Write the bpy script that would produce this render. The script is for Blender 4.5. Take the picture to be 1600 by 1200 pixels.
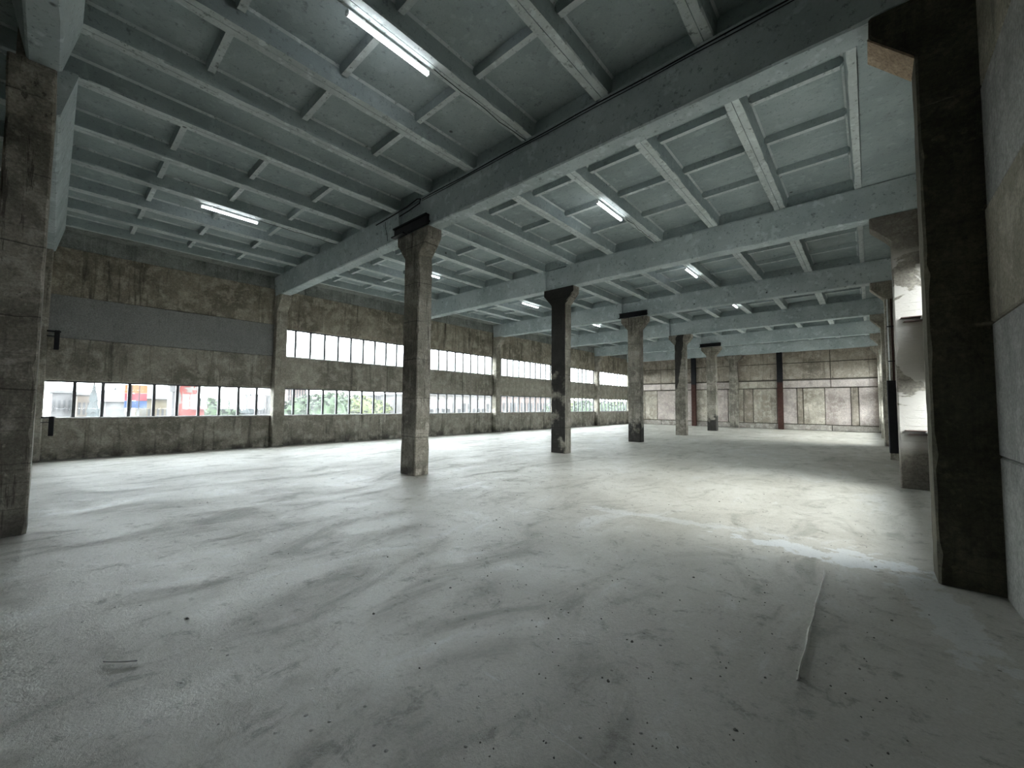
import bpy, math, random
from mathutils import Matrix, Vector, noise
random.seed(7)
S = bpy.context.scene
for o in list(bpy.data.objects): bpy.data.objects.remove(o)
COL = S.collection

# ------------------------------------------------------------------ camera
def make_camera():
    cd = bpy.data.cameras.new('camera'); cam = bpy.data.objects.new('camera', cd); COL.objects.link(cam)
    yaw, pit, rol = (math.radians(a) for a in (41.383, 2.975, 0.471))
    fw0 = Vector((-math.sin(yaw), math.cos(yaw), 0)); r0 = Vector((math.cos(yaw), math.sin(yaw), 0)); up0 = Vector((0, 0, 1))
    fw = fw0*math.cos(pit) + up0*math.sin(pit); up = up0*math.cos(pit) - fw0*math.sin(pit)
    r = r0*math.cos(rol) + up*math.sin(rol); u = up*math.cos(rol) - r0*math.sin(rol)
    m = Matrix((r, u, -fw)).transposed().to_4x4(); m.translation = Vector((0, 0, 1.614))
    cam.matrix_world = m
    cd.sensor_width = 36; cd.sensor_fit = 'HORIZONTAL'; cd.lens = 634.256*36/1600
    cd.clip_start = .05; cd.clip_end = 2000
    S.camera = cam
make_camera()

# ------------------------------------------------------------------ world, light, exposure
SKY_STRENGTH = 9.5
TUBE_STRENGTH = 8.0
S.view_settings.view_transform = 'Standard'; S.view_settings.look = 'None'
S.view_settings.gamma = 1; S.view_settings.use_curve_mapping = False
S.view_settings.exposure = 1.42
def make_sun():     # hazy sun behind thin cloud on the right-hand side of the building
    sd = bpy.data.lights.new('hazy_sun', 'SUN'); sd.energy = 4.2; sd.angle = math.radians(50); sd.color = (1, .87, .74)
    so = bpy.data.objects.new('hazy_sun', sd); COL.objects.link(so)
    d = Vector((-math.cos(math.radians(38)), -.08, -math.sin(math.radians(38))))
    so.rotation_euler = d.to_track_quat('-Z', 'Y').to_euler(); so.location = (30, 9, 25)
make_sun()
w = bpy.data.worlds.new('overcast_sky'); S.world = w; w.use_nodes = True
nt = w.node_tree; nt.nodes.clear()
wo = nt.nodes.new('ShaderNodeOutputWorld'); bg = nt.nodes.new('ShaderNodeBackground')
tc = nt.nodes.new('ShaderNodeTexCoord'); mp = nt.nodes.new('ShaderNodeMapping'); mp.inputs['Scale'].default_value = (1, 1, 3)
nz = nt.nodes.new('ShaderNodeTexNoise'); nz.inputs['Scale'].default_value = 2.2; nz.inputs['Detail'].default_value = 5
cr = nt.nodes.new('ShaderNodeValToRGB')
cr.color_ramp.elements[0].position = .3; cr.color_ramp.elements[0].color = (.93, .955, 1, 1)
cr.color_ramp.elements[1].position = .7; cr.color_ramp.elements[1].color = (1, 1, 1, 1)
nt.links.new(tc.outputs['Generated'], mp.inputs[0]); nt.links.new(mp.outputs[0], nz.inputs['Vector'])
nt.links.new(nz.outputs[0], cr.inputs[0]); nt.links.new(cr.outputs[0], bg.inputs[0]); nt.links.new(bg.outputs[0], wo.inputs[0])
bg.inputs[1].default_value = SKY_STRENGTH

# ------------------------------------------------------------------ layout (metres)
H0 = -0.32
def Y(k): return H0 + 6*k
XC = -8.02              # free-standing column row
XL = -16.95             # left wall face
XR = 0.84               # right wall face
YE = 35.85              # far wall face
YB = Y(-1) + .2         # wall behind the camera
ZG0, ZG1, ZD = 5.68, 6.40, 6.68   # beam soffit, beam top / rib bottom, slab soffit
GW = .19

# ------------------------------------------------------------------ material helper
class NG:
    def __init__(s, name):
        s.m = bpy.data.materials.new(name); s.m.use_nodes = True; s.t = s.m.node_tree; s.t.nodes.clear()
        s.out = s.n('OutputMaterial'); s.b = s.n('BsdfPrincipled'); s.l(s.b.outputs[0], s.out.inputs[0])
        s.b.inputs['Specular IOR Level'].default_value = .3
    def n(s, t): return s.t.nodes.new('ShaderNode'+t)
    def l(s, a, b): s.t.links.new(a, b)
    def val(s, x, inp):
        if isinstance(x, (int, float)): inp.default_value = x
        elif isinstance(x, tuple): inp.default_value = x if len(x) == 4 or inp.type == 'VECTOR' else x+(1,)
        else: s.l(x, inp)
    def pos(s, scale=(1, 1, 1), off=(0, 0, 0), src=None):
        if src is None: src = s.n('NewGeometry').outputs['Position']
        m = s.n('Mapping'); s.l(src, m.inputs[0]); m.inputs['Scale'].default_value = scale; m.inputs['Location'].default_value = off
        return m.outputs[0]
    def noise(s, vec, scale, detail=4, rough=.55, dist=0):
        n = s.n('TexNoise'); s.l(vec, n.inputs['Vector']); n.inputs['Scale'].default_value = scale
        n.inputs['Detail'].default_value = detail; n.inputs['Roughness'].default_value = rough; n.inputs['Distortion'].default_value = dist
        return n.outputs[0]
    def voro(s, vec, scale, feat='F1'):
        n = s.n('TexVoronoi'); n.feature = feat; s.l(vec, n.inputs['Vector']); n.inputs['Scale'].default_value = scale
        return n.outputs['Distance']
    def ramp(s, x, a, b, lo=0., hi=1.):
        n = s.n('MapRange'); s.l(x, n.inputs[0]); n.interpolation_type = 'SMOOTHSTEP'
        for i, v in enumerate((a, b, lo, hi)): n.inputs[1+i].default_value = v
        return n.outputs[0]
    def math(s, op, a, b=0.):
        n = s.n('Math'); n.operation = op; s.val(a, n.inputs[0]); s.val(b, n.inputs[1]); return n.outputs[0]
    def mix(s, f, a, b, mode='MIX'):
        n = s.n('Mix'); n.data_type = 'RGBA'; n.blend_type = mode
        s.val(f, n.inputs[0]); s.val(a, n.inputs[6]); s.val(b, n.inputs[7]); return n.outputs[2]
    def xyz(s):
        n = s.n('SeparateXYZ'); s.l(s.n('NewGeometry').outputs['Position'], n.inputs[0]); return n.outputs
    def nrm(s):
        n = s.n('SeparateXYZ'); s.l(s.n('NewGeometry').outputs['True Normal'], n.inputs[0]); return n.outputs
    def bump(s, h, strength=.4, dist=.01):
        n = s.n('Bump'); n.inputs['Strength'].default_value = strength; n.inputs['Distance'].default_value = dist
        s.l(h, n.inputs['Height']); s.l(n.outputs[0], s.b.inputs['Normal'])
    def color(s, c): s.val(c, s.b.inputs['Base Color'])
    def rough(s, r): s.val(r, s.b.inputs['Roughness'])

def flat(name, c, rough=.6, metal=0., vary=.25, sc=6.):
    g = NG(name); p = g.pos(); n = g.noise(p, sc, 5)
    g.color(g.mix(g.ramp(n, .3, .7), tuple(x*(1-vary) for x in c), tuple(min(1, x*(1+vary)) for x in c)))
    g.rough(rough); g.b.inputs['Metallic'].default_value = metal; g.bump(n, .15, .004)
    return g.m

def concrete(name, dark, mid, light, streak=.5, blotch=.6, boards=.12, bump=.5, extra=None, off=(0, 0, 0), pits=.5):
    g = NG(name); p = g.pos(off=off)
    big = g.noise(p, .55, 6, .6, .4); med = g.noise(p, 2.6, 7, .65, .3); fine = g.noise(p, 30, 5, .7)
    st = g.noise(g.pos((3.2, 3.2, .22), off), 1.5, 6, .7, .2)
    c = g.mix(g.ramp(big, .34, .62), dark, mid)
    c = g.mix(g.math('MULTIPLY', g.ramp(med, .46, .62), blotch), c, light)
    c = g.mix(g.math('MULTIPLY', g.ramp(st, .52, .72), streak), c, tuple(x*.34 for x in dark))
    st2 = g.noise(g.pos((5, 5, .3), (4+off[0], 1, 2)), 1.7, 5, .7)
    c = g.mix(g.math('MULTIPLY', g.ramp(st2, .58, .72), streak*.55), c, tuple(min(1, x*1.25) for x in light))
    x = g.xyz()
    wv = g.math('FRACT', g.math('MULTIPLY', x[2], 6.4))
    line = g.math('MULTIPLY', g.ramp(wv, .0, .09, 1, 0), g.ramp(g.noise(p, 1.3, 3), .42, .6))
    c = g.mix(g.math('MULTIPLY', line, boards*2.2), c, tuple(q*.5 for q in dark))
    pit = g.ramp(g.voro(g.pos(off=off), 16), .06, .16, 1, 0)
    pm = g.math('MULTIPLY', pit, g.ramp(g.noise(p, 3, 3), .5, .62))
    c = g.mix(g.math('MULTIPLY', pm, pits), c, tuple(q*.3 for q in dark))
    c = g.mix(.38, c, g.mix(g.ramp(fine, .25, .75), (.12, .12, .12), (.95, .95, .95)), 'OVERLAY')
    sm = g.noise(p, 9, 6, .75)
    c = g.mix(g.math('MULTIPLY', g.ramp(sm, .55, .66), .45), c, tuple(q*.55 for q in dark))
    c = g.mix(g.math('MULTIPLY', g.ramp(sm, .43, .35), .4), c, tuple(min(1, q*1.2) for q in light))
    if extra: c = extra(g, c, p, x)
    g.color(c); g.rough(.88)
    h = g.math('ADD', g.math('ADD', g.math('MULTIPLY', med, .8), g.math('MULTIPLY', fine, .35)), g.math('MULTIPLY', pm, -.7))
    h = g.math('ADD', h, g.math('MULTIPLY', line, -.35))
    g.bump(h, bump, .02)
    return g.m

# --- materials
DK, MD, LT = (.13, .118, .096), (.24, .22, .184), (.42, .388, .335)
def joints(g, c, p, x):      # casting joints across the shaft
    z = g.math('ADD', x[2], g.math('MULTIPLY', g.noise(p, 3, 4), .07))
    f = g.math('FRACT', g.math('MULTIPLY', z, 1.12))
    m = g.math('MULTIPLY', g.ramp(f, .0, .025, 1, 0), g.ramp(g.noise(p, 1.1, 2), .35, .5))
    c = g.mix(g.math('MULTIPLY', m, .85), c, (.02, .018, .015))
    return g.mix(g.math('MULTIPLY', g.ramp(g.noise(g.pos((6, 6, .5), (3, 3, 3)), 1.6, 7, .75), .56, .62), .7), c, (.045, .038, .03))
def base_dirt(g, c, p, x):
    m = g.math('MULTIPLY', g.ramp(x[2], .0, .55, 1, 0), g.ramp(g.noise(p, 2.4, 6), .42, .6))
    return g.mix(g.math('MULTIPLY', m, .75), c, (.03, .028, .024))
M_col = concrete('column_concrete', DK, MD, LT, .6, .55, .2, .7, lambda g, c, p, x: joints(g, base_dirt(g, c, p, x), p, x))
def sooty(name, fn, **k): return concrete(name, DK, MD, LT, .6, .5, .2, .7, lambda g, c, p, x: fn(g, joints(g, c, p, x), p, x), **k)
def soot_face(g, c, p, x):      # burnt face on the window-less side
    n = g.nrm(); m = g.ramp(n[1], -.7, -.4, 1, 0)
    e = g.ramp(g.math('ADD', g.noise(p, 2.2, 6), g.ramp(x[2], 1.2, 5.2, -.02, .12)), .30, .46)
    return g.mix(g.math('MULTIPLY', m, g.math('MULTIPLY', e, .93)), c, (.012, .011, .011))
M_col_soot = sooty('column_concrete_burnt_face', soot_face)
def soot_low(g, c, p, x):
    e = g.math('ADD', g.noise(p, 1.8, 6), g.ramp(x[2], .3, 1.9, .22, -.3))
    return g.mix(g.math('MULTIPLY', g.ramp(e, .52, .64), .9), c, (.012, .011, .011))
M_col_low = sooty('column_concrete_burnt_foot', soot_low, off=(3, 1, 2))
def soot_diag(g, c, p, x):
    d = g.math('ABSOLUTE', g.math('SUBTRACT', g.math('ADD', x[0], g.math('MULTIPLY', x[2], -.13)), XC-.79+.1))
    e = g.math('ADD', g.ramp(d, .08, .34, .4, -.3), g.noise(p, 2.5, 6))
    zz = g.ramp(x[2], 2.5, 2.75, 0, 1)
    return g.mix(g.math('MULTIPLY', g.math('MULTIPLY', g.ramp(e, .5, .6), zz), .9), c, (.016, .015, .014))
M_col_diag = sooty('column_concrete_streaked', soot_diag, off=(7, 2, 0))
M_col_dark = concrete('column_concrete_dark', (.040, .038, .025), (.068, .062, .042), (.12, .108, .075), .5, .4, .15, .5)  # concrete darkened so the low light on these columns sits in the colour
def plaster_chips(g, c, p, x):
    m = g.ramp(g.noise(p, 1.5, 6, .55, .6), .44, .47)
    z = g.math('MULTIPLY', g.ramp(x[2], .6, .9), g.ramp(x[2], 5.0, 4.7))
    return g.mix(g.math('MULTIPLY', m, z), c, (.30, .28, .255))
M_col_plaster = concrete('column_concrete_patched', (.085, .076, .062), (.14, .126, .106), (.22, .20, .172), .3, .5, .2, .7, plaster_chips)
M_wall = concrete('wall_concrete', (.18, .165, .135), (.31, .286, .24), (.48, .447, .38), .85, .5, .1, .45, base_dirt)
M_wall_top = concrete('wall_concrete_stained', (.16, .142, .11), (.31, .277, .22), (.50, .45, .365), 1.0, .6, .1, .6, off=(2, 5, 1))
M_wall_grey = concrete('wall_grey_render', (.20, .20, .193), (.245, .245, .235), (.29, .288, .275), .2, .25, .02, .15, pits=.1)
M_wall_up = concrete('wall_painted_top', (.16, .172, .162), (.25, .265, .25), (.36, .378, .36), .7, .4, .05, .3)
M_far_a = concrete('far_panel_pink', (.32, .272, .245), (.50, .44, .405), (.64, .58, .535), .45, .45, .02, .3, off=(1, 0, 4))
M_far_b = concrete('far_panel_tan', (.25, .222, .178), (.44, .40, .335), (.60, .555, .48), .6, .6, .05, .4, off=(5, 0, 4))
M_far_c = concrete('far_panel_brown', (.17, .146, .115), (.31, .272, .225), (.48, .425, .36), .7, .5, .1, .5, off=(9, 0, 1))
M_far_joint = flat('far_joint_mortar', (.10, .088, .07), .9)
M_far_dado = concrete('far_footing', (.22, .20, .175), (.36, .33, .295), (.55, .51, .465), .3, .6, .02, .5, off=(2, 0, 8))
M_r_rough = concrete('right_wall_rough', (.115, .105, .078), (.18, .165, .125), (.28, .26, .21), .6, .6, .05, .8, off=(0, 4, 2), pits=.8)
M_r_smooth = concrete('right_wall_render', (.155, .155, .145), (.215, .215, .20), (.285, .283, .265), .35, .4, .02, .3, off=(0, 8, 2), pits=.25)
M_tan = concrete('corbel_lit_concrete', (.22, .165, .115), (.36, .27, .19), (.46, .36, .26), .1, .5, .02, .8)  # bright tan carries the light reaching the corbel underside

def painted(name, a, b, wear=.5, off=(0, 0, 0)):
    g = NG(name); p = g.pos(off=off)
    big = g.noise(p, .8, 5, .6); med = g.noise(p, 7, 7, .7); fine = g.noise(p, 45, 4, .7)
    c = g.mix(g.ramp(big, .3, .7), a, b)
    w1 = g.math('MULTIPLY', g.ramp(med, .56, .68), g.ramp(g.noise(p, 1.4, 3), .4, .62))
    c = g.mix(g.math('MULTIPLY', w1, wear), c, tuple(x*.42 for x in a))
    c = g.mix(g.math('MULTIPLY', g.ramp(g.noise(g.pos((1, 1, 1), (9, 3, 1)), 5, 6), .56, .66), wear*.5), c, tuple(min(1, x*1.3) for x in b))
    sp = g.math('MULTIPLY', g.ramp(g.voro(p, 1.15), .025, .05, 1, 0), .75)
    c = g.mix(sp, c, (.03, .03, .03))
    mk = g.math('MULTIPLY', g.ramp(g.noise(p, 13, 8, .8), .56, .63), wear)
    c = g.mix(mk, c, tuple(x*.5 for x in a))
    c = g.mix(.22, c, g.mix(fine, (.25, .25, .25), (.9, .9, .9)), 'OVERLAY')
    g.color(c); g.rough(.8)
    g.bump(g.math('ADD', g.math('MULTIPLY', med, .7), g.math('MULTIPLY', fine, .3)), .35, .012)
    return g.m
M_slab = painted('ceiling_paint_pale', (.265, .315, .32), (.365, .42, .425), .6)  # on rib sides this darker tone also stands in for shade
M_rib = painted('rib_paint_worn_lit', (.41, .455, .455), (.60, .655, .65), 1.0, (3, 3, 3))  # worn paint, also pale to paint in the light on rib bottoms
M_beam = painted('beam_paint', (.35, .405, .415), (.49, .55, .56), .9, (5, 1, 1))

# floor
def floor_mat():
    g = NG('dusty_cement_floor'); p = g.pos()
    big = g.noise(p, .35, 6, .6, .6); sw = g.noise(g.pos((1, .45, 1)), 1.3, 8, .68, 1.2); med = g.noise(p, 4.5, 9, .78, .4); mic = g.noise(p, 16, 8, .8); fine = g.noise(p, 55, 5, .75)
    c = g.mix(g.ramp(big, .32, .66), (.405, .39, .345), (.55, .532, .485))
    c = g.mix(g.math('MULTIPLY', g.ramp(sw, .50, .68), .62), c, (.24, .235, .20))
    c = g.mix(g.math('MULTIPLY', g.ramp(sw, .44, .34), .5), c, (.60, .60, .585))
    c = g.mix(g.math('MULTIPLY', g.ramp(med, .53, .66), .7), c, (.19, .182, .15))
    c = g.mix(g.math('MULTIPLY', g.ramp(med, .42, .32), .5), c, (.64, .645, .63))
    sc = g.ramp(g.noise(g.pos((.8, 7, 1), (2, 0, 0)), 2.2, 5, .6, .8), .66, .73)
    c = g.mix(g.math('MULTIPLY', sc, .45), c, (.62, .64, .65))
    x = g.xyz()
    # dried plaster spill near the first right-hand column
    def blob(cx, cy, rx, ry, ang=0.):
        dx = g.math('SUBTRACT', x[0], cx); dy = g.math('SUBTRACT', x[1], cy)
        a = g.math('ADD', g.math('MULTIPLY', dx, math.cos(ang)), g.math('MULTIPLY', dy, math.sin(ang)))
        b = g.math('SUBTRACT', g.math('MULTIPLY', dy, math.cos(ang)), g.math('MULTIPLY', dx, math.sin(ang)))
        a = g.math('DIVIDE', a, rx); b = g.math('DIVIDE', b, ry)
        d = g.math('SQRT', g.math('ADD', g.math('MULTIPLY', a, a), g.math('MULTIPLY', b, b)))
        d = g.math('ADD', d, g.ramp(g.noise(p, 3.2, 7, .7), .3, .7, -.7, .7))
        return g.ramp(d, .95, .75, 0, 1)
    m = g.math('MAXIMUM', blob(-.35, 5.75, .9, .24, .05), g.math('MULTIPLY', blob(.35, 4.9, .2, 1.1, .2), .5))
    m = g.math('MAXIMUM', m, g.math('MULTIPLY', blob(-2.2, 5.95, 1.6, .14, .15), .45))
    c = g.mix(g.math('MULTIPLY', m, .85), c, (.70, .72, .73))
    grit = g.math('MULTIPLY', g.ramp(g.voro(p, 9), .05, .11, 1, 0), g.ramp(g.noise(p, 1.4, 4), .5, .6))
    c = g.mix(g.math('MULTIPLY', grit, .7), c, (.07, .068, .06))
    c = g.mix(.4, c, g.mix(fine, (.18, .18, .18), (.92, .92, .92)), 'OVERLAY')
    c = g.mix(g.math('MULTIPLY', g.ramp(mic, .56, .66), .45), c, (.20, .195, .17))
    c = g.mix(g.math('MULTIPLY', g.ramp(mic, .42, .34), .35), c, (.66, .655, .63))
    g.color(c); g.rough(g.ramp(sw, .3, .7, .40, .62)); g.b.inputs['Specular IOR Level'].default_value = .6
    h = g.math('ADD', g.math('MULTIPLY', med, .8), g.math('MULTIPLY', fine, .25)); h = g.math('ADD', h, g.math('MULTIPLY', grit, .4))
    h = g.math('ADD', h, g.math('MULTIPLY', sw, .8)); h = g.math('ADD', h, g.math('MULTIPLY', mic, .35))
    g.bump(h, .8, .03); return g.m
M_floor = floor_mat()
M_steel = flat('black_steel', (.010, .010, .012), .5, .3)
M_rust = flat('rusty_red_steel', (.055, .024, .018), .75, .2)
M_bracket = flat('bracket_steel', (.055, .035, .03), .6, .5)
M_frame = flat('window_frame_grey', (.08, .083, .087), .5, .2)
M_sill = flat('window_sill_render', (.46, .46, .45), .8)
M_cable = flat('black_cable', (.012, .012, .012), .5)
M_white = flat('white_plastic', (.75, .77, .78), .4, 0, .05)
M_stone = flat('grit_stone', (.16, .155, .14), .95, 0, .5, 30)
def glass_mat():
    m = bpy.data.materials.new('window_glass'); m.use_nodes = True; t = m.node_tree; t.nodes.clear()
    o = t.nodes.new('ShaderNodeOutputMaterial'); tr = t.nodes.new('ShaderNodeBsdfTransparent'); gl = t.nodes.new('ShaderNodeBsdfGlossy')
    df = t.nodes.new('ShaderNodeBsdfTranslucent'); df.inputs[0].default_value = (.8, .84, .86, 1)
    tr.inputs[0].default_value = (.93, .97, .97, 1); gl.inputs['Roughness'].default_value = .03
    a = t.nodes.new('ShaderNodeMixShader'); a.inputs[0].default_value = .06; t.links.new(tr.outputs[0], a.inputs[1]); t.links.new(gl.outputs[0], a.inputs[2])
    b = t.nodes.new('ShaderNodeMixShader'); t.links.new(a.outputs[0], b.inputs[1]); t.links.new(df.outputs[0], b.inputs[2])
    nz = t.nodes.new('ShaderNodeTexNoise'); nz.inputs['Scale'].default_value = 3; mr = t.nodes.new('ShaderNodeMapRange')
    g = t.nodes.new('ShaderNodeNewGeometry'); t.links.new(g.outputs['Position'], nz.inputs['Vector'])
    mr.inputs[1].default_value = .35; mr.inputs[2].default_value = .75; mr.inputs[3].default_value = .01; mr.inputs[4].default_value = .03
    t.links.new(nz.outputs[0], mr.inputs[0]); t.links.new(mr.outputs[0], b.inputs[0]); t.links.new(b.outputs[0], o.inputs[0])
    return m
M_glass = glass_mat()
def emit_mat(name, c, s):
    m = bpy.data.materials.new(name); m.use_nodes = True; b = m.node_tree.nodes['Principled BSDF']
    b.inputs['Base Color'].default_value = (.8, .8, .8, 1); b.inputs['Emission Color'].default_value = c+(1,); b.inputs['Emission Strength'].default_value = s
    return m
M_tube = emit_mat('led_diffuser', (.93, .97, 1.0), TUBE_STRENGTH)

# ------------------------------------------------------------------ geometry helpers
class MB:
    def __init__(s): s.v = []; s.f = []
    def add(s, vs, fs): n = len(s.v); s.v += [tuple(v) for v in vs]; s.f += [tuple(n+i for i in f) for f in fs]; return s
    def box(s, x0, x1, y0, y1, z0, z1, b=0.):
        if b <= 0:
            return s.add([(x, y, z) for z in (z0, z1) for y in (y0, y1) for x in (x0, x1)],
                         [(0, 2, 3, 1), (4, 5, 7, 6), (0, 1, 5, 4), (2, 6, 7, 3), (0, 4, 6, 2), (1, 3, 7, 5)])
        # chamfered box: 24 verts
        vs = []; idx = {}
        X = (x0, x1); Yv = (y0, y1); Z = (z0, z1)
        for i in (0, 1):
            for j in (0, 1):
                for k in (0, 1):
                    sx, sy, sz = (1, -1)[i]*b, (1, -1)[j]*b, (1, -1)[k]*b
                    for a in range(3):
                        p = [X[i]+sx, Yv[j]+sy, Z[k]+sz]; p[a] = (X[i], Yv[j], Z[k])[a]
                        idx[(i, j, k, a)] = len(vs); vs.append(p)
        fs = []
        cyc = [(0, 0), (1, 0), (1, 1), (0, 1)]
        for a in range(3):
            for sd in (0, 1):
                q = []
                for (m, n) in cyc:
                    t = [0, 0, 0]; t[a] = sd; t[(a+1) % 3] = m; t[(a+2) % 3] = n; q.append(idx[(*t, a)])
                fs.append(tuple(q) if sd else tuple(q[::-1]))
        for a in range(3):           # edges parallel to axis a
            p, r = (a+1) % 3, (a+2) % 3
            for m in (0, 1):
                for n in (0, 1):
                    t0 = [0, 0, 0]; t0[p] = m; t0[r] = n; t1 = t0[:]; t1[a] = 1
                    q = (idx[(*t0, p)], idx[(*t1, p)], idx[(*t1, r)], idx[(*t0, r)])
                    fs.append(q if (m+n) % 2 else q[::-1])
        for i in (0, 1):
            for j in (0, 1):
                for k in (0, 1):
                    q = tuple(idx[(i, j, k, a)] for a in range(3)); fs.append(q if (i+j+k) % 2 else q[::-1])
        return s.add(vs, fs)
    def prism(s, poly, y0, y1, axis='y'):
        n = len(poly)
        mk = (lambda a, c, t: (a, t, c)) if axis == 'y' else ((lambda a, c, t: (t, a, c)) if axis == 'x' else (lambda a, c, t: (a, c, t)))
        vs = [mk(a, c, y0) for a, c in poly]+[mk(a, c, y1) for a, c in poly]
        fs = [tuple(range(n)), tuple(range(2*n-1, n-1, -1))]+[(i, i+n, (i+1) % n+n, (i+1) % n) for i in range(n)]
        return s.add(vs, fs)
    def rings(s, rs, cap=True):
        n = len(rs[0]); vs = [p for r in rs for p in r]; fs = []
        for k in range(len(rs)-1):
            for i in range(n): fs.append((k*n+i, k*n+(i+1) % n, (k+1)*n+(i+1) % n, (k+1)*n+i))
        if cap: fs.append(tuple(range(n-1, -1, -1))); fs.append(tuple((len(rs)-1)*n+i for i in range(n)))
        return s.add(vs, fs)
    def tube(s, pts, r, n=8):
        pts = [Vector(p) for p in pts]; rs = []
        up = Vector((0, 0, 1))
        for i, p in enumerate(pts):
            d = (pts[min(i+1, len(pts)-1)]-pts[max(i-1, 0)]).normalized()
            u = up if abs(d.z) < .9 else Vector((1, 0, 0)); a = d.cross(u).normalized(); b = a.cross(d)
            rr = r[i] if isinstance(r, (list, tuple)) else r
            rs.append([tuple(p+(a*math.cos(t)+b*math.sin(t))*rr) for t in (2*math.pi*j/n for j in range(n))])
        return s.rings(rs)
    def mesh(s, name, mat):
        me = bpy.data.meshes.new(name); me.from_pydata(s.v, [], s.f); me.materials.append(mat)
        bmf(me); return me
import bmesh
def lit_shaded_faces(me, low, high):      # worn pale soffit, darker sides; light-and-shade contrast is painted in
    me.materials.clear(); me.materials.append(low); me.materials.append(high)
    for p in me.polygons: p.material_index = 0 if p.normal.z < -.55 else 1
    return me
def bmf(me):
    bm = bmesh.new(); bm.from_mesh(me); bmesh.ops.recalc_face_normals(bm, faces=bm.faces); bm.to_mesh(me); bm.free()
def link(name, me, parent=None, loc=(0, 0, 0), rz=0., smooth=False):
    o = bpy.data.objects.new(name, me); COL.objects.link(o); o.location = loc; o.rotation_euler = (0, 0, rz)
    if parent: o.parent = parent
    if smooth:
        for p in me.polygons: p.use_smooth = True
    return o
def part(name, mb, mat, parent, loc=(0, 0, 0), **k): return link(name, mb.mesh(name, mat), parent, loc, **k)
def empty(name, loc=(0, 0, 0), label=None, cat=None, group=None, kind=None):
    o = bpy.data.objects.new(name, None); COL.objects.link(o); o.location = loc; o.empty_display_size = .2
    return tag(o, label, cat, group, kind)
def tag(o, label=None, cat=None, group=None, kind=None):
    for k, v in (('label', label), ('category', cat), ('group', group), ('kind', kind)):
        if v: o[k] = v
    return o
def struct(name, label=None, loc=(0, 0, 0)): return empty(name, loc, label, None, None, 'structure')
def box(*a): return MB().box(*a)

# ================================================================== SETTING
# ---- floor
def build_floor():
    x0, x1, y0, y1 = XL-.3, XR+.3, YB-.3, YE+.3
    nx, ny = 60, 140; v = []; f = []
    for j in range(ny+1):
        for i in range(nx+1):
            x = x0+(x1-x0)*i/nx; y = y0+(y1-y0)*j/ny
            z = .006*(noise.noise(Vector((x*.6, y*.6, 0))))-.006
            v.append((x, y, z))
    for j in range(ny):
        for i in range(nx):
            a = j*(nx+1)+i; f.append((a, a+1, a+nx+2, a+nx+1))
    mb = MB().add(v, f); o = link('floor', mb.mesh('floor', M_floor), None, smooth=True)
    tag(o, 'dusty grey cement floor with scuffs and plaster dust', None, None, 'structure')
    s = MB()
    pts = [(-.385+.004*math.sin(i*1.3)+.0008*i, 5.14-.107*i, .003) for i in range(21)]
    for (xa, ya, za), (xb, yb, zb) in zip(pts, pts[1:]):
        w_ = .008+.003*math.sin(ya*9); s.add([(xa-w_, ya, -.004), (xa+w_, ya, -.004), (xa, ya, .005), (xb-w_, yb, -.004), (xb+w_, yb, -.004), (xb, yb, .005)], [(0, 2, 5, 3), (2, 1, 4, 5), (0, 1, 2), (3, 5, 4), (0, 3, 4, 1)])
    part('floor_seam', s, M_floor, o)
    b = MB(); b.box(x0, x1, y0, y1, -.35, -.03)
    part('floor_slab', b, M_wall, o)
build_floor()

# ---- ceiling: ribbed slabs
ceil = struct('ceiling', 'pale blue-grey painted ceiling of precast ribbed concrete slabs')
part('roof_deck', box(XL-.3, XR+.3, YB-.3, YE+.3, 6.80, 7.0), M_slab, ceil)
def long_rib_mesh(side, seed):        # half rib along local +y 0..6, at local x = 0 (joint) growing to +x * side
    rnd = random.Random(seed); n = 26; rs = []
    for i in range(n+1):
        y = .02+5.96*i/n; j = lambda a: rnd.uniform(-a, a); d = 0 if rnd.random() > .12 else rnd.uniform(.008, .02)
        rs.append([(side*.004, y, ZG1+.002), (side*(.112-d+j(.005)), y, ZG1+j(.004)), (side*(.122+j(.004)-d*.5), y, ZG1+.02+j(.004)+d), (side*.15, y, ZD-.03), (side*.19, y, ZD+.01), (side*.004, y, ZD+.01)])
    return lit_shaded_faces(MB().rings(rs).mesh('long_rib', M_rib), M_rib, M_slab)
RIBS = {s: [long_rib_mesh(s, q*7+s) for q in range(4)] for s in (1, -1)}
def cross_rib_mesh(wd):
    zb = 6.55; ys = ((-.045, zb), (.045, zb), (.07, ZD+.005), (-.07, ZD+.005))
    a, b = .13, wd-.13
    rs = [[(a-.02, y*.6, ZD-.02+ (0 if z < 6.6 else .02)) for y, z in ys], [(a+.03, y, z+(.03 if z < 6.6 else 0)) for y, z in ys],
          [(a+.06, y, z) for y, z in ys], [(b-.06, y, z) for y, z in ys], [(b-.03, y, z+(.03 if z < 6.6 else 0)) for y, z in ys],
          [(b+.02, y*.6, ZD-.02+(0 if z < 6.6 else .02)) for y, z in ys]]
    return lit_shaded_faces(MB().rings(rs).mesh('cross_rib', M_beam), M_rib, M_slab)
cache = {}
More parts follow.
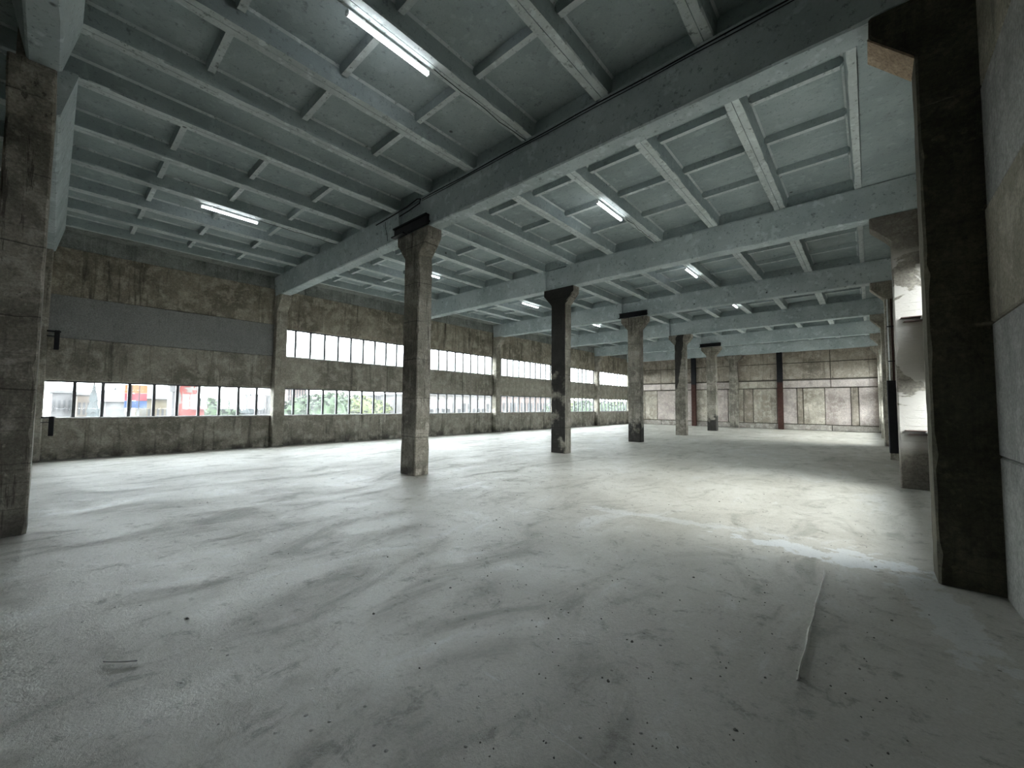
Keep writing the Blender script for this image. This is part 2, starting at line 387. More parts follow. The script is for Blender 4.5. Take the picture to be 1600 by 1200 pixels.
def slab(x0, x1, k, cross=True):
    wd = round(x1-x0, 3)
    if wd not in cache:
        cache[wd] = (box(.003, wd-.003, .004, 5.996, ZD, 6.80).mesh('ribbed_slab', M_slab), cross_rib_mesh(wd),
                     box(.11, wd-.11, -.06, .06, ZG1+.012, ZD+.01, ).mesh('end_rib', M_slab))
    dk, cm, em = cache[wd]
    s = link('ribbed_slab', dk, ceil, (x0, Y(k), 0))
    link('long_rib', random.choice(RIBS[1]), s, (0, 0, 0)); link('long_rib', random.choice(RIBS[-1]), s, (wd, 0, 0))
    for yy in (GW-.03-.06, 6-GW+.03+.06): link('end_rib', em, s, (0, yy, 0))
    if cross:
        for yy in (1.69, 3.03, 4.37): link('cross_rib', cm, s, (0, yy, 0))
LX = [-16.35, -14.85, -13.35, -11.8, -10.3, -8.75]; RX = [-7.45, -6.0, -4.5, -3.0, -1.5, 0.0]
for k in range(-1, 6):
    for a, b in zip(LX, LX[1:]): slab(a, b, k)
    slab(LX[-1], RX[0], k, False)
    for a, b in zip(RX, RX[1:]): slab(a, b, k)
    part('edge_slab', box(0.006, XR+.25, Y(k)+.01, Y(k)+5.99, ZG1+.02, 6.80), M_slab, ceil)
    part('edge_slab', box(XL-.25, LX[0]-.006, Y(k)+.01, Y(k)+5.99, ZG1+.02, 6.80), M_wall_up, ceil)
part('edge_slab', box(XL-.25, XR+.25, Y(6), YE+.2, ZG1+.03, 6.80), M_slab, ceil)

# ---- left wall with windows
win_n = [0]
def pane_window(x, y0, y1, z0, z1, npane, first, side, label):
    """strip window in the wall plane x; mullion pitch from first"""
    win_n[0] += 1
    root = struct('window_%d' % win_n[0], label, (x, y0, z0))
    t = .04; h = z1-z0; L = y1-y0
    fr = MB(); fr.box(-t, t, 0, L, 0, .045); fr.box(-t, t, 0, L, h-.045, h); fr.box(-t, t, 0, .04, .045, h-.045); fr.box(-t, t, L-.04, L, .045, h-.045)
    part('window_frame', fr, M_frame, root)
    sl = MB(); sl.box(*( (.045, .16) if side > 0 else (-.16, -.045)), 0, L, -.002, .035, .008)
    part('window_sill', sl, M_sill, root)
    ms = []
    y = first
    while y < y1-.12:
        if y > y0+.12: ms.append(y-y0)
        y += .575
    mm = box(-.04, .04, -.037, .037, .045, h-.045).mesh('mullion', M_frame)
    for q in ms: link('mullion', mm, root, (0, q, 0))
    edges = [.04]+ms+[L-.04]
    for a, b in zip(edges, edges[1:]):
        part('window_pane', box(-.004, .004, a+.02, b-.02, .045, h-.045), M_glass, root)
wl = struct('wall_left', 'raw concrete panel wall with two long strips of windows')
TH = .26
def lpanel(y0, y1, z0, z1, mat, proud=0., par=None, x=XL, sgn=-1):
    xs = sorted((x-sgn*proud, x+sgn*TH))
    return part('wall_panel', box(xs[0], xs[1], y0+.004, y1-.004, z0+.004, z1-.004, .014), mat, par or wl)
for k in range(-1, 6):
    y0, y1 = Y(k), Y(k+1)
    if k == 5: y1 = YE
    if k == -1: y0 = YB-.1
    if k >= 0:
        lpanel(y0, y1, -.05, 1.13, M_wall); lpanel(y0, y1, 2.20, 3.40, M_wall)
        pane_window(XL-.13, y0+.02, y1-.02, 1.13, 2.20, 10, y0+.76 if k == 0 else y0+.65, 1, 'lower strip window of the left wall, %s bay from the camera' % ['first', 'second', 'third', 'fourth', 'fifth', 'sixth'][k])
        if k == 0:
            lpanel(y0, y1, 3.40, 4.60, M_wall_grey, .05); lpanel(y0, y1, 4.60, 5.97, M_wall_top)
        else:
            lpanel(y0, y1, 4.52, 5.97, M_wall_top)
            pane_window(XL-.13, y0+.02, y1-.02, 3.40, 4.52, 10, y0+.65, 1, 'upper strip window of the left wall, %s bay from the camera' % ['first', 'second', 'third', 'fourth', 'fifth', 'sixth'][k])
    else:
        for a, b in ((-.05, 1.13), (1.13, 2.2), (2.2, 3.4), (3.4, 4.6), (4.6, 5.97)): lpanel(y0, y1, a, b, M_wall)
    lpanel(y0, y1, 5.97, 6.85, M_wall_up if k != 0 else M_wall_up)
# ---- right wall
wr = struct('wall_right', 'patched concrete wall on the right with window strips beyond the first column')
def rpanel(y0, y1, z0, z1, mat, proud=0.): return lpanel(y0, y1, z0, z1, mat, proud, wr, XR, 1)
for k in range(-1, 6):
    y0, y1 = Y(k), Y(k+1)
    if k == 5: y1 = YE
    if k == -1: y0 = YB-.1
    if k in (1, 4, 5):
        rpanel(y0, y1, -.05, 1.13, M_r_smooth); rpanel(y0, y1, 2.2, 3.4, M_wall); rpanel(y0, y1, 4.52, 6.85, M_wall)
        for z0, z1, nm in ((1.13, 2.2, 'lower'), (3.4, 4.52, 'upper')):
            pane_window(XR+.13, y0+.02, y1-.02, z0, z1, 10, y0+.65, -1, '%s strip window of the right wall, %s bay from the camera' % (nm, {1: 'second', 4: 'fifth', 5: 'sixth'}[k]))
    elif k == 0:
        rpanel(y0, y1, -.05, 1.2, M_r_smooth); rpanel(y0, y1, 1.2, 2.38, M_r_smooth, .004)
        rpanel(y0, y1, 2.38, 3.42, M_r_rough, .012); rpanel(y0, y1, 3.42, 4.55, M_r_smooth); rpanel(y0, y1, 4.55, 6.85, M_r_rough)
    else:
        for a, b in ((-.05, 1.13), (1.13, 2.2), (2.2, 3.4), (3.4, 4.6), (4.6, 6.85)): rpanel(y0, y1, a, b, M_wall)
# ---- wall behind the camera
wb = struct('wall_back', 'plain concrete panel wall behind the viewpoint')
for i in range(3):
    xa = XL-.1+i*(XR-XL+.2)/3; xb = XL-.1+(i+1)*(XR-XL+.2)/3
    for a, b in ((-.05, 2.2), (2.2, 4.5), (4.5, 6.85)): part('wall_panel', box(xa+.004, xb-.004, YB-.26, YB, a+.004, b-.004, .014), M_wall, wb)
# ---- far wall
wf = struct('wall_far', 'patchwork concrete end wall with tall pale panels and a broken cornice band')
part('wall_core', box(XL-.25, XR+.25, YE+.12, YE+.35, -.05, 6.85), M_far_joint, wf)
def fpanel(x0, x1, z0, z1, mat, pr=0., nm='wall_panel'): return part(nm, box(x0+.02, x1-.02, YE-pr, YE+.14, z0+.015, z1-.015, .015), mat, wf)
xs = [XL-.1, -15.4, -14.25, -12.6, -11.3, -9.9, -8.5, -7.4, -6.75, -5.2, -3.95, -3.6, -2.35, -.95, -.55, XR+.1]
mats = [M_far_b, M_far_b, M_far_a, M_far_a, M_far_b, M_far_a, M_far_b, M_far_c, M_far_b, M_far_a, M_far_c, M_far_b, M_far_a, M_far_c, M_far_a]
for a, b, m in zip(xs, xs[1:], mats): fpanel(a, b, .42, 3.0, m, 0 if m != M_far_c else .05)
xe = [XL-.1, -13.9, -11.0, -8.0, -4.9, -2.0, XR+.1]
rnd = random.Random(3)
for a, b in zip(xe, xe[1:]):
    fpanel(a, b, 0, .40, M_far_dado, .03); fpanel(a, b, 3.04, 3.58, M_far_a if a < -9 or a > -5 else M_far_b, .02)
    fpanel(a, b, 3.66, 4.85, M_far_c, 0); fpanel(a, b, 4.87, 6.4, M_far_c, -.02)
    # broken mortar cornices
for z in (3.02, 3.62, .41):
    x = XL
    while x < XR-.1:
        L = rnd.uniform(.5, 1.6)
        if rnd.random() < .8: part('mortar_ledge', box(x, min(x+L, XR), YE-rnd.uniform(.04, .09), YE+.05, z-rnd.uniform(.015, .04), z+rnd.uniform(.01, .035), .008), M_far_joint, wf)
        x += L+.03

# ================================================================== COLUMNS
def column_mesh(flare, mat, a=.29, b=.195, seed=1, flat_x=None, top=ZG0):
    """flare: which sides (-1, +1) carry a corbel; flat_x: replace one side by this local x"""
    rnd = random.Random(seed); rs = []; zs = [0.0]
    while zs[-1] < 4.9: zs.append(zs[-1]+rnd.uniform(.1, .2))
    zs = [z for z in zs if z < 5.0]+[5.08, 5.11, 5.2, 5.3, 5.4, 5.47, 5.50, 5.6, top]
    for z in zs:
        e = 0 if z <= 5.1 else min(1, (z-5.1)/.38)*.33
        xl = -a-(e if -1 in flare else 0); xr = a+(e if 1 in flare else 0)
        if flat_x is not None:
            if flat_x > 0: xr = flat_x
            else: xl = flat_x
        q = []
        for cx, cy in ((xl, -b), (xr, -b), (xr, b), (xl, b)):
            c = .016+(rnd.uniform(.01, .034) if rnd.random() < .15 and z < 5.6 else rnd.uniform(0, .006))
            sx = 1 if cx < (xl+xr)/2 else -1; sy = 1 if cy < 0 else -1
            pr = [(cx+sx*c, cy), (cx, cy+sy*c)]
            if (cx, cy) in ((xl, -b), (xr, b)): pr = pr[::-1]
            q += pr
        rs.append([(x+rnd.uniform(-.002, .002), y+rnd.uniform(-.002, .002), z) for x, y in q])
    return MB().rings(rs).mesh('shaft', mat)
def column(name, loc, label, flare, mat, seed, group, plate=False, flat_x=None, a=.29, stub=True):
    r = empty(name, loc, label, 'column', group)
    link('shaft', column_mesh(flare, mat, a=a, seed=seed, flat_x=flat_x), r)
    if stub: part('column_neck', box(-.55, .35 if loc[1] > 1 else .60, -.13, .13, ZG0, ZG1-.005, .006), M_beam if loc[1] > 1 else M_wall, r)
    if plate:
        p = MB(); p.box(-.66, .66, -.27, -.20, ZG0+.01, ZG0+.22, .008); p.box(-.66, .66, -.31, -.2, ZG0+.20, ZG0+.235)
        p.box(-.70, -.2, -.33, -.2, ZG0+.0, ZG0+.03); p.box(.62, .66, -.2, .24, ZG0+.06, ZG0+.1)
        part('steel_collar', p, M_steel, r)
    return r
mid = [M_col, M_col, M_col_soot, M_col_low, M_col_diag, M_col_low, M_col]
midl = ['dark concrete column at the left frame edge, nearest the camera',
        'tall free-standing concrete column left of centre with black steel collar',
        'free-standing column with soot-black front face, second from the left of centre',
        'free-standing brown column with black collar and scorched foot, right of the sooty one',
        'free-standing column with a dark diagonal streak and stained corbels, no collar',
        'farthest free-standing column with black collar, in front of the end wall',
        'column half built into the end wall beside the farthest free-standing one']
for k in range(0, 7):
    column('concrete_column', (XC, Y(k), 0), midl[k], (-1, 1), mid[k], 10+k, 'free-standing concrete columns', k in (1, 3, 5))
ordn = ['first', 'second', 'third', 'fourth', 'fifth', 'sixth', 'last']
for k in range(0, 7):
    # left wall columns
    lab = ['wall column on the window side at the left edge behind the near dark column',
           'wall column on the window side between the first and second window bays',
           'wall column on the window side hidden behind the tall column left of centre',
           'wall column on the window side lit on its edge, between the two middle window groups',
           'wall column on the window side behind the soot-black free-standing column',
           'wall column on the window side between the two farthest visible window bays',
           'wall column in the far left corner of the hall'][k]
    column('wall_column', (-16.95, Y(k) if k < 6 else Y(6)-.02, 0), lab, (1,), M_wall if k < 3 else M_wall, 30+k, 'columns along the window wall', flat_x=-.05, a=.30, stub=False)
    lab = ['wall column on the right beside the camera, mostly out of view',
           'large dark column at the right with a tan corbel underside',
           'second column of the right wall with bright broken plaster on its face',
           'third column of the right wall carrying the black cabinet',
           'fourth column of the right wall, a thin strip past the cabinet',
           'fifth column of the right wall near the end wall',
           'column in the far right corner of the hall'][k]
    m = [M_col_dark, M_col_dark, M_col_plaster, M_wall, M_wall, M_wall, M_wall][k]
    column('wall_column', (.72, Y(k), 0), lab, (-1,), m, 50+k, 'columns along the right wall', flat_x=XR+.05-.72, stub=False)
# bright tan face under the first right corbel, light from beyond painted in
tb = MB(); e = .003
tb.prism([(.43-.72-.005, 5.10-e), (.10-.72-.012, 5.48-e*2), (.10-.72-.012, 5.455-e), (.43-.72-.005, 5.07-e)], -.19, .19)
c1 = [o for o in COL.objects if o.get('label', '').startswith('large dark column')][0]
u = part('corbel_lit_face', tb, M_tan, c1); u['label'] = 'tan corbel underside with painted-in light'

# ================================================================== BEAMS
def beam_mesh(x0, x1, seed, gb=.17, gt=.225):
    rnd = random.Random(seed); n = int((x1-x0)/.25); rs = []
    for i in range(n+1):
        x = x0+(x1-x0)*i/n; j = lambda a=.004: rnd.uniform(-a, a); c = .02 if rnd.random() > .15 else rnd.uniform(.025, .045)
        rs.append([(x, -gb+c, ZG0+j(.002)), (x, gb-c, ZG0+j(.002)), (x, gb+.004, ZG0+c+j()), (x, gt, ZG1-.05), (x, gt, ZG1-.002), (x, -gt, ZG1-.002), (x, -gt, ZG1-.05), (x, -gb-.004+j(.002), ZG0+c+j())])
    return MB().rings(rs).mesh('ceiling_beam', M_beam)
rowl = ['directly left of the camera', 'over the first collared column', 'over the soot-black column', 'over the scorched-foot column', 'over the diagonal-streaked column', 'over the farthest free-standing column', 'against the end wall']
for k in range(0, 7):
    o = link('ceiling_beam', beam_mesh(XL-.1 if k else XL+.45, XC-.56, 70+k, .17 if k else .14, .225 if k else .29), None, (0, Y(k)+(0 if k else .09), 0))
    tag(o, 'pale blue-grey roof beam running to the window wall, '+rowl[k], 'beam', 'painted concrete roof beams')
    if k == 0: o['label'] = 'pale roof beam running to the window wall from the near dark column'
    o = link('ceiling_beam', beam_mesh(XC+.36 if k else XC+.62, XR+.1, 90+k, .17 if k else .14, .225 if k else .29), None, (0, Y(k)+(0 if k else .09), 0))
    tag(o, 'pale blue-grey roof beam running to the right wall, '+rowl[k], 'beam', 'painted concrete roof beams')
    if k == 0: o['label'] = 'pale roof beam end at the top left corner above the near dark column'

# ================================================================== TUBE LIGHTS
def tube_light(x, y, label):
    r = empty('tube_light', (x, y, 6.365), label, 'light', 'LED tube lights under the ribs')
    for q in (-.4, .37): part('lamp_clip', box(-.012, .012, q, q+.03, 0, .04), M_white, r)
    part('lamp_housing', MB().prism([(-.03, 0), (.03, 0), (.022, -.022), (-.022, -.022)], -.60, .60), M_white, r)
    part('lamp_diffuser', MB().prism([(-.022, -.0225), (.022, -.0225), (.030, -.04), (.022, -.06), (0, -.068), (-.022, -.06), (-.030, -.04)], -.585, .585), M_tube, r)
    cap = box(-.032, .032, -.012, .012, -.07, .002, .006)
    cm = cap.mesh('end_cap', M_white)
    link('end_cap', cm, r, (0, -.60, 0)); link('end_cap', cm, r, (0, .60, 0))
    return r
def cable(pts, label, r=.008, parent=None):
    o = link('cable', MB().tube(pts, r, 6).mesh('cable', M_cable), None); tag(o, label, 'cable'); return o
rowr = ['largest lit tube light, near the top of the picture', 'lit tube light just behind the first beam, right aisle', 'third lit tube light of the right aisle', 'fourth lit tube light of the right aisle', 'fifth lit tube light of the right aisle, small and far', 'farthest lit tube light of the right aisle']
rowq = ['lit tube light at left, over the window bay nearest the camera', 'lit tube light peeking out right of the tall column', 'third lit tube light of the left aisle, left of the sooty column', 'fourth lit tube light of the left aisle, right of the sooty column', 'fifth lit tube light of the left aisle, far away', 'farthest lit tube light of the left aisle']
for k in range(6):
    tube_light(-4.50-.105, Y(k)+3.08+(.1 if k > 3 else 0), rowr[k]); tube_light(-11.80-.12, Y(k)+3.1, rowq[k])
rr = random.Random(5)
def rib_cable(x, ya, yb, label):
    pts = [(x+rr.uniform(-.015, .02), ya+(yb-ya)*i/12, 6.385-.02*math.sin(i*math.pi/3)**2-rr.uniform(0, .008)) for i in range(13)]
    cable(pts, label, .006)
for k in range(3):
    rib_cable(-4.53, Y(k)+3.72, Y(k)+5.8, 'thin wire along the rib from the %s right-aisle tube light to its beam' % ordn[k])
    rib_cable(-11.84, Y(k)+3.74, Y(k)+5.8, 'thin wire along the rib from the %s left-aisle tube light to its beam' % ordn[k])
yy = Y(1)-.225-.012
cable([(-9.6, yy, 6.30), (-8.9, yy-.004, 6.31), (-8.2, yy-.01, 6.33), (-7.75, yy-.03, 6.37), (-7.62, yy-.03, 6.33), (-7.68, yy-.01, 6.26), (-8.1, yy, 6.22), (-8.5, yy, 6.2)], 'black cable looped along the beam above the tall collared column', .014)
cable([(-7.6+i*.25, yy, 6.335+.006*math.sin(i*.8)) for i in range(33)], 'long dark line along the top of the nearest cross beam, cable and shaded gap', .009)  # cable line doubles as the dark recess between slabs and beam
cable([(-7.6+i*.25, yy, 6.29+.005*math.sin(i*1.1+1)) for i in range(33)], 'second dark line just below the long one on the nearest cross beam, cable and shaded gap', .006)  # lower line of the same cable and painted recess shade
cable([(-9.15, yy, 6.25), (-9.14, yy, 6.1), (-9.05, yy, 5.9), (-9.02, yy, 5.72)], 'short thin cable hanging down the beam face left of the tall column', .006)

# ================================================================== STEEL ITEMS
def bracket_left(y, z, label, s=1.):
    r = empty('support_bracket', (XL+.30, y, z), label, 'bracket', 'steel panel brackets on the columns')
    part('bracket_arm', box(-.02, .05, -.02, .24*s, -.02, .02, .004).box(-.02, .03, -.02, .20*s, -.14, -.12), M_steel, r)
    part('bracket_plate', box(-.03, .08, .12*s, .22*s, -.50*s, .03, .01), M_steel, r)
bracket_left(Y(0)+.19, 3.52, 'upper black steel bracket on the wall column at the left edge')
bracket_left(Y(0)+.19, 1.18, 'lower black steel bracket beside the first window corner')
def bracket_right(y, z, label):
    r = empty('support_bracket', (.52, y, z), label, 'bracket', 'steel panel brackets on the columns')
    part('bracket_plate', box(0, .36, -.16, 0, 0, .018, .003), M_bracket, r)
    part('bracket_plate', box(0.04, .36, -.13, 0, -.075, -.06, .003), M_bracket, r)
bracket_right(Y(2)-.196, 3.44, 'upper rusty steel bracket on the bright plastered column')
bracket_right(Y(2)-.196, 1.16, 'lower rusty steel bracket on the bright plastered column')
# black cabinet
cb = empty('electrical_cabinet', (.56, Y(3)-.20, .22), 'tall black metal cabinet mounted on the third right-hand column', 'cabinet')
part('cabinet_body', box(-.14, .14, -.20, 0, 0, 2.26, .01), M_steel, cb)
d = part('cabinet_door', box(-.125, .125, -.215, -.20, .04, 2.2, .004), M_steel, cb)
part('door_handle', box(.09, .105, -.24, -.215, 1.0, 1.12, .003), M_bracket, d)
cp = empty('conduit_pipe', (.50, Y(3)-.24, 2.48), 'light grey conduit pipe rising above the black cabinet', 'pipe')
part('pipe', MB().tube([(0, 0, 0), (0, 0, 2.6)], .016, 8), M_white, cp)
part('pipe', MB().tube([(.09, .01, 0), (.09, .01, 2.6)], .022, 8), M_rust, cp)
for z in (.6, 1.7): part('pipe_clamp', box(-.03, .13, -.02, .04, z, z+.03, .004), M_steel, cp)
# steel posts on the end wall
for x, lab in ((-11.05, 'steel post on the end wall left of the farthest column, red below and black above'), (-4.95, 'steel post right of the built-in end-wall column, red below and black above')):
    r = empty('steel_post', (x, YE-.225, 0), lab, 'post', 'steel posts on the end wall')
    def ibm(z0, z1): return MB().box(-.17, .17, -.12, -.10, z0, z1).box(-.17, .17, .10, .12, z0, z1).box(-.012, .012, -.10, .10, z0, z1)
    a = part('post_foot_length', ibm(0, 3.45), M_rust, r); a['label'] = 'rust-red lower length'
    b = part('post_top_length', ibm(3.45, ZG0-.005), M_steel, r); b['label'] = 'black upper length'

# ================================================================== FLOOR LITTER
def chip_mesh(s, seed):
    rn = random.Random(seed); mb = MB(); n = 6
    r0 = [(s*rn.uniform(.7, 1.2)*math.cos(t), s*rn.uniform(.5, 1)*math.sin(t), 0) for t in (i*2*math.pi/n for i in range(n))]
    r1 = [(x*rn.uniform(.5, .8), y*rn.uniform(.5, .8), s*rn.uniform(.4, .8)) for x, y, z in r0]
    mb.rings([r0, r1]); return mb
gm = MB()
for i in range(900):
    t = rr.random(); y = .6+9*t**1.3; x = rr.uniform(-1.0, .25)*y*1.25+.2 if rr.random() < .85 else rr.uniform(-12, .5)
    if x > .4 or x < -16: continue
    s = rr.uniform(.003, .008)*(1+.6*(rr.random() < .08)); m = chip_mesh(s, i); ca = rr.uniform(0, 6.3)
    gm.add([(x+a*math.cos(ca)-b*math.sin(ca), y+a*math.sin(ca)+b*math.cos(ca), c-.004) for a, b, c in m.v], m.f)
o = link('grit', gm.mesh('grit', M_stone)); tag(o, 'fine dark grit and concrete crumbs scattered over the floor', 'grit', None, 'stuff')
sc = [(-.55, 2.34, 'dark oblong flake of debris on the floor, lower right of the middle'), (-1.3, 4.1, 'small dark crumb on the floor below the bright patch'),
      (-2.92, 1.72, 'small dark lump on the floor left of centre foreground'), (0.0, 5.64, 'dark crumb lying on the white plaster spill by the right column'),
      (-2.83, 2.41, 'dark flat crumb on the floor, centre left, above the lump'), (-3.88, .75, 'small crumb of debris at the lower left')]
for i, (x, y, lab) in enumerate(sc):
    o = link('concrete_chip', chip_mesh(.013, 500+i).mesh('concrete_chip', M_stone), None, (x, y, -.005)); tag(o, lab, 'debris')
wv = link('wire_scrap', MB().tube([(-3.62, .29, .001), (-3.57, .32, .007), (-3.53, .36, .005), (-3.50, .39, .006), (-3.48, .43, .001)], .004, 6).mesh('wire_scrap', M_sill)); tag(wv, 'short pale bent wire scrap on the floor at the lower left', 'debris')

# ================================================================== OUTSIDE
ZG = -6.0
def omat(n, c, v=.2, k=.088): return flat(n, tuple(q*k for q in c), .9, 0, v, 1.5)
M_ground = omat('outside_ground', (.30, .31, .28)); M_leaf = omat('foliage_green', (.11, .19, .09), .5, .17); M_leaf2 = omat('foliage_yellow_green', (.28, .36, .10), .4, .13)
M_spr = omat('foliage_spruce', (.09, .12, .13), .4, .15); M_bark = omat('bark', (.12, .09, .07)); M_bw = omat('facade_white', (.62, .58, .55), .08); M_bp = omat('facade_pink', (.60, .44, .40), .1)
M_by = omat('facade_yellow', (.66, .52, .28), .1); M_bg = omat('facade_grey', (.34, .33, .35), .15); M_bt = omat('facade_tan', (.46, .36, .28), .15)
M_win = omat('facade_window_dark', (.08, .09, .11)); M_or = omat('banner_orange', (.85, .30, .02), .05); M_pk = omat('banner_pink', (.72, .04, .10), .05); M_bl = omat('banner_blue', (.02, .16, .55), .05)
M_red = omat('mural_red', (.65, .05, .03), .25); M_roofw = omat('roof_pale', (.62, .62, .64), .08)
g = link('outside_ground', box(-420, 300, -200, 420, ZG-.5, ZG).mesh('outside_ground', M_ground)); tag(g, 'pale open ground far below outside the windows', None, None, 'structure')
# view direction helpers: a bearing from the window side, as world y at the wall plane
def spot(yw, D):       # point on the line from the viewpoint through wall-plane y = yw, at distance x = -D
    return (-D, yw*D/16.9)
def spruce(yw, D, ztop, rad, lab):
    x, y = spot(yw, D); r = empty('spruce_tree', (x, y, ZG), lab, 'tree', 'spruce trees outside')
    H = ztop-ZG; part('trunk', MB().tube([(0, 0, 0), (0, 0, H*.9)], [.2, .05], 7), M_bark, r)
    mb = MB(); rn = random.Random(int(yw*97)); n = 11
    for i in range(9):
        z0 = H*(.12+.095*i); rad_i = rad*(1-i/9.5); q = []
        for j in range(n): t = 2*math.pi*j/n; k = rad_i*(1 if j % 2 else .62)*rn.uniform(.8, 1.15); q.append((k*math.cos(t), k*math.sin(t), z0-rn.uniform(0, .3)))
        mb.add(q+[(0, 0, z0+H*.17)], [(j, (j+1) % n, n) for j in range(n)]+[tuple(range(n-1, -1, -1))])
    part('foliage', mb, M_spr, r)
def leafy(yw, D, ztop, rad, mat, lab):
    x, y = spot(yw, D); r = empty('leafy_tree', (x, y, ZG), lab, 'tree', 'leafy trees outside')
    H = ztop-ZG; part('trunk', MB().tube([(0, 0, 0), (.1, 0, H*.4), (0, .1, H*.7)], [.28, .2, .08], 7), M_bark, r)
    mb = MB(); rn = random.Random(int(yw*91)+5)
    for i in range(420):
        a = rn.uniform(0, 6.28); u = rn.uniform(-1, 1); s = (1-u*u)**.5*rn.uniform(.75, 1.05)*(1+.2*noise.noise(Vector((a*2, u*3, yw))))
        c = Vector((rad*s*math.cos(a), rad*s*math.sin(a), H*.62+u*H*.38)); e = rn.uniform(.25, .5)
        d1 = Vector((rn.uniform(-1, 1), rn.uniform(-1, 1), rn.uniform(-1, 1))).normalized()*e; d2 = d1.cross(Vector((rn.uniform(-1, 1), rn.uniform(-1, 1), 1))).normalized()*e*.7
        mb.add([c-d1, c+d2, c+d1, c-d2], [(0, 1, 2, 3)])
    ico = [(rad*.8*math.cos(t)*math.cos(p), rad*.8*math.sin(t)*math.cos(p), H*.62+H*.33*math.sin(p)) for p in (-1.3, -.7, 0, .7, 1.3) for t in (i*math.pi/5 for i in range(10))]
    mb.rings([ico[i*10:(i+1)*10] for i in range(5)])
    part('foliage', mb, mat, r)
def building(ya, yb, D, ztop, mat, roof, lab, depth=10., cols=6, rows=3, winh=1.3, roofp=None):
    xa, y0 = spot(ya, D); _, y1 = spot(yb, D); W = y1-y0; H = ztop-ZG
    r = empty('outside_building', (xa, y0, ZG), lab, 'building')
    part('facade', box(-depth, 0, 0, W, 0, H), mat, r)
    rp = MB()
    if roofp: rp.prism([(-depth-.4, H), (.4, H), (-depth/2, H+roofp)], -.4, W+.4)
    else: rp.box(-depth-.2, .2, -.2, W+.2, H, H+.3)
    part('roof', rp, roof, r)
    wm = None
    pw = W/cols; ph = H/rows
    wm = box(-.02, .05, -pw*.25, pw*.25, 0, winh).mesh('window', M_win)
    for i in range(cols):
        for j in range(rows):
            link('window', wm, r, (0, pw*(i+.5), H-ph*(j+.75)))
    return r
def zt(v_z, D): return 1.614+(v_z-1.614)*D/16.9     # height that lines up with wall-plane height v_z
building(.02, .40, 70, zt(1.85, 70), M_bg, M_roofw, 'pale grey house seen in the leftmost window pane', 10, 4, 3)
building(.50, .78, 62, zt(1.80, 62), M_bt, M_roofw, 'tan house left of the tall spruce', 8, 3, 3)
spruce(.82, 45, zt(2.08, 45), 1.7, 'lone dark spruce in the second window pane')
spruce(1.08, 75, zt(1.95, 75), 2.2, 'small spruce behind the pale shed, left one')
spruce(1.26, 82, zt(2.0, 82), 2.6, 'small spruce behind the pale shed, right one')
building(1.08, 1.50, 55, zt(1.62, 55), M_roofw, M_roofw, 'long pale shed left of the coloured banners', 8, 5, 2, .9, 1.2)
# banner tower
bx, by = spot(1.47, 46); _, by2 = spot(1.98, 46); bt = empty('banner_tower', (bx, by, ZG), 'three-band orange, pink and blue banner on poles', 'banner')
W = by2-by; z3, z2, z1, z0 = (zt(q, 46)-ZG for q in (2.14, 1.88, 1.65, 1.42))
for a, b, m, nm in ((z2, z3, M_or, 'orange band'), (z1, z2, M_pk, 'pink band'), (z0, z1, M_bl, 'blue band')):
    for p, q in ((0, W*.28), (W*.33, W*.62), (W*.66, W)):
        pa = part('banner_panel', box(-.1, .1, p, q, a+.01, b-.01), m, bt); pa['label'] = nm
for p in (W*.30, W*.64): part('banner_pole', MB().tube([(-.15, p, 0), (-.15, p, z3)], .08, 8), M_roofw, bt)
spruce(2.1, 80, zt(2.05, 80), 2.4, 'spruce just right of the coloured banners')
building(1.99, 2.75, 58, zt(1.72, 58), M_by, M_roofw, 'low yellow building with a pale roof between banner and mural', 9, 7, 3, .9, 1.0)
# lamp box sign
sx, sy = spot(2.62, 50); sg = empty('roadside_sign', (sx, sy, ZG), 'grey box sign on a pole left of the red mural', 'sign')
part('sign_pole', MB().tube([(0, 0, 0), (0, 0, zt(1.95, 50)-ZG)], .09, 8), M_bg, sg); part('sign_box', box(-.2, .2, -.3, .3, zt(1.95, 50)-ZG, zt(2.2, 50)-ZG, .03), M_bg, sg)
# mural wall
mx, my = spot(2.76, 50); _, my2 = spot(3.26, 50); ml = empty('painted_wall_block', (mx, my, ZG), 'white block painted with red mural, seen in the sixth pane', 'building')
W = my2-my; H = zt(2.3, 50)-ZG; part('facade', box(-6, 0, 0, W, 0, H), M_bw, ml)
rn = random.Random(11)
for i in range(26):
    zz = H-rn.uniform(.1, 1)*2.6; yy2 = rn.uniform(.1, W-.1); a = rn.uniform(0, 3.1); L = rn.uniform(.15, .45); wdt = rn.uniform(.05, .14) if zz > H-1.9 else rn.uniform(.12, .3)
    pts = [(-L, -wdt), (L, -wdt*.6), (L*.8, wdt), (-L*.7, wdt*.8)]
    P = [(min(max(yy2+p*math.cos(a)-q*math.sin(a), .03), W-.03), zz+p*math.sin(a)+q*math.cos(a)) for p, q in pts]
    part('mural_stroke', MB().prism(P, .0, .02+.001*i, 'x'), M_red, ml)
part('mural_base', box(0, .015, .03, W-.03, 0, H-2.5), M_red, ml)
mb2 = building(3.27, 3.45, 50, zt(1.38, 50), M_red, M_red, 'low red kiosk right of the mural', 4, 2, 2, .6)
for i, (yw, D, z, rad) in enumerate([(3.5, 60, 1.72, 2.4), (3.75, 64, 1.76, 2.6), (4.0, 70, 1.7, 2.4)]):
    leafy(yw, D, zt(z, D), rad, M_leaf, ['low green tree right of the red kiosk', 'second green tree right of the red kiosk', 'green tree left of the dark spruces'][i])
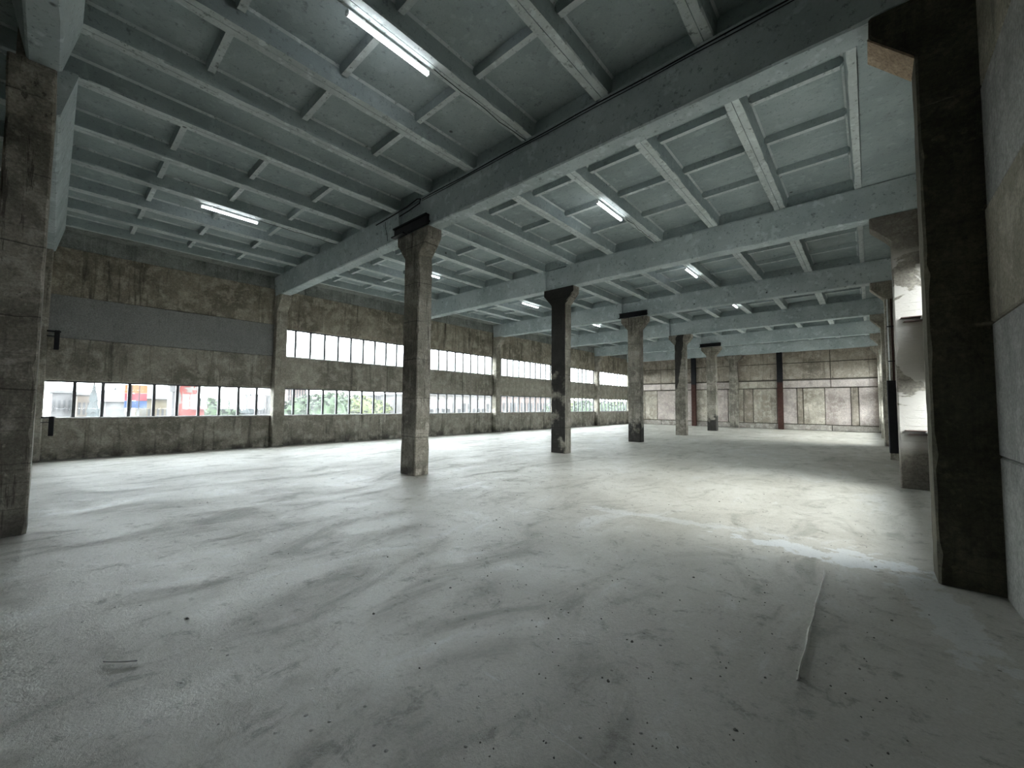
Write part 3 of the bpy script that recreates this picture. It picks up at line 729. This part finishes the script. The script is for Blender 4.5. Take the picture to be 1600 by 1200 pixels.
for i, (yw, z) in enumerate([(4.08, 1.84), (4.33, 1.88), (4.43, 1.95), (4.66, 1.9), (4.8, 2.0)]):
    spruce(yw, 66+8*(i*2 % 5), zt(z, 66+8*(i*2 % 5)), 1.9, ['dark spruce, leftmost of the row past the mural', 'dark spruce, second of the row past the mural', 'tallest left dark spruce of the row past the mural', 'dark spruce, fourth of the row past the mural', 'grey spruce at the right end of the row past the mural'][i])
building(5.0, 5.5, 104, zt(1.88, 104), M_bg, M_roofw, 'grey house at the right end of the first window', 10, 5, 4)
building(6.05, 6.75, 120, zt(2.35, 120), M_bp, M_roofw, 'pink apartment tower behind trees in the second bay', 14, 7, 8, 1.6)
lt = [(6.4, 60, 1.75, 3.0, M_leaf), (6.85, 58, 1.95, 3.0, M_leaf), (7.3, 60, 1.98, 3.2, M_leaf), (7.7, 56, 2.02, 3.0, M_leaf), (8.15, 56, 2.08, 3.2, M_leaf), (8.65, 58, 2.0, 3.0, M_leaf), (9.1, 60, 1.95, 3.0, M_leaf2), (9.55, 56, 1.85, 2.8, M_leaf2), (10.0, 60, 1.75, 2.6, M_leaf2)]
lw = ['first', 'second', 'third', 'fourth', 'fifth', 'sixth', 'seventh', 'eighth', 'ninth']
for i, (yw, D, z, rad, m) in enumerate(lt):
    D += (0, 14, 7)[i % 3]; leafy(yw, D, zt(z, D), rad, m, '%s %s tree from the left outside the second window bay' % (lw[i], 'green' if m == M_leaf else 'yellow-green'))
building(9.75, 10.55, 95, zt(1.98, 95), M_bg, M_roofw, 'grey apartment block right of the tree row', 12, 6, 6, 1.3)
building(10.6, 11.6, 105, zt(2.0, 105), M_bw, M_roofw, 'white block partly behind the tall column', 12, 6, 6, 1.3)
building(12.4, 17.6, 60, zt(2.10, 60), M_bw, M_roofw, 'long white building filling the lower windows of the third bay', 14, 14, 2, 2.0)
building(17.9, 23.4, 62, zt(2.13, 62), M_bp, M_roofw, 'long pink building filling the lower windows of the fourth bay', 14, 16, 2, 2.2)
for i, yw in enumerate((24.3, 26.0, 27.8, 29.4, 31.2, 33.2, 35.0)):
    leafy(yw, 45+14*(i % 2), zt(2.0, 45+14*(i % 2)), 3.4, M_leaf2 if i % 2 else M_leaf, 'leafy tree outside the far end windows, %s from the left' % lw[i])
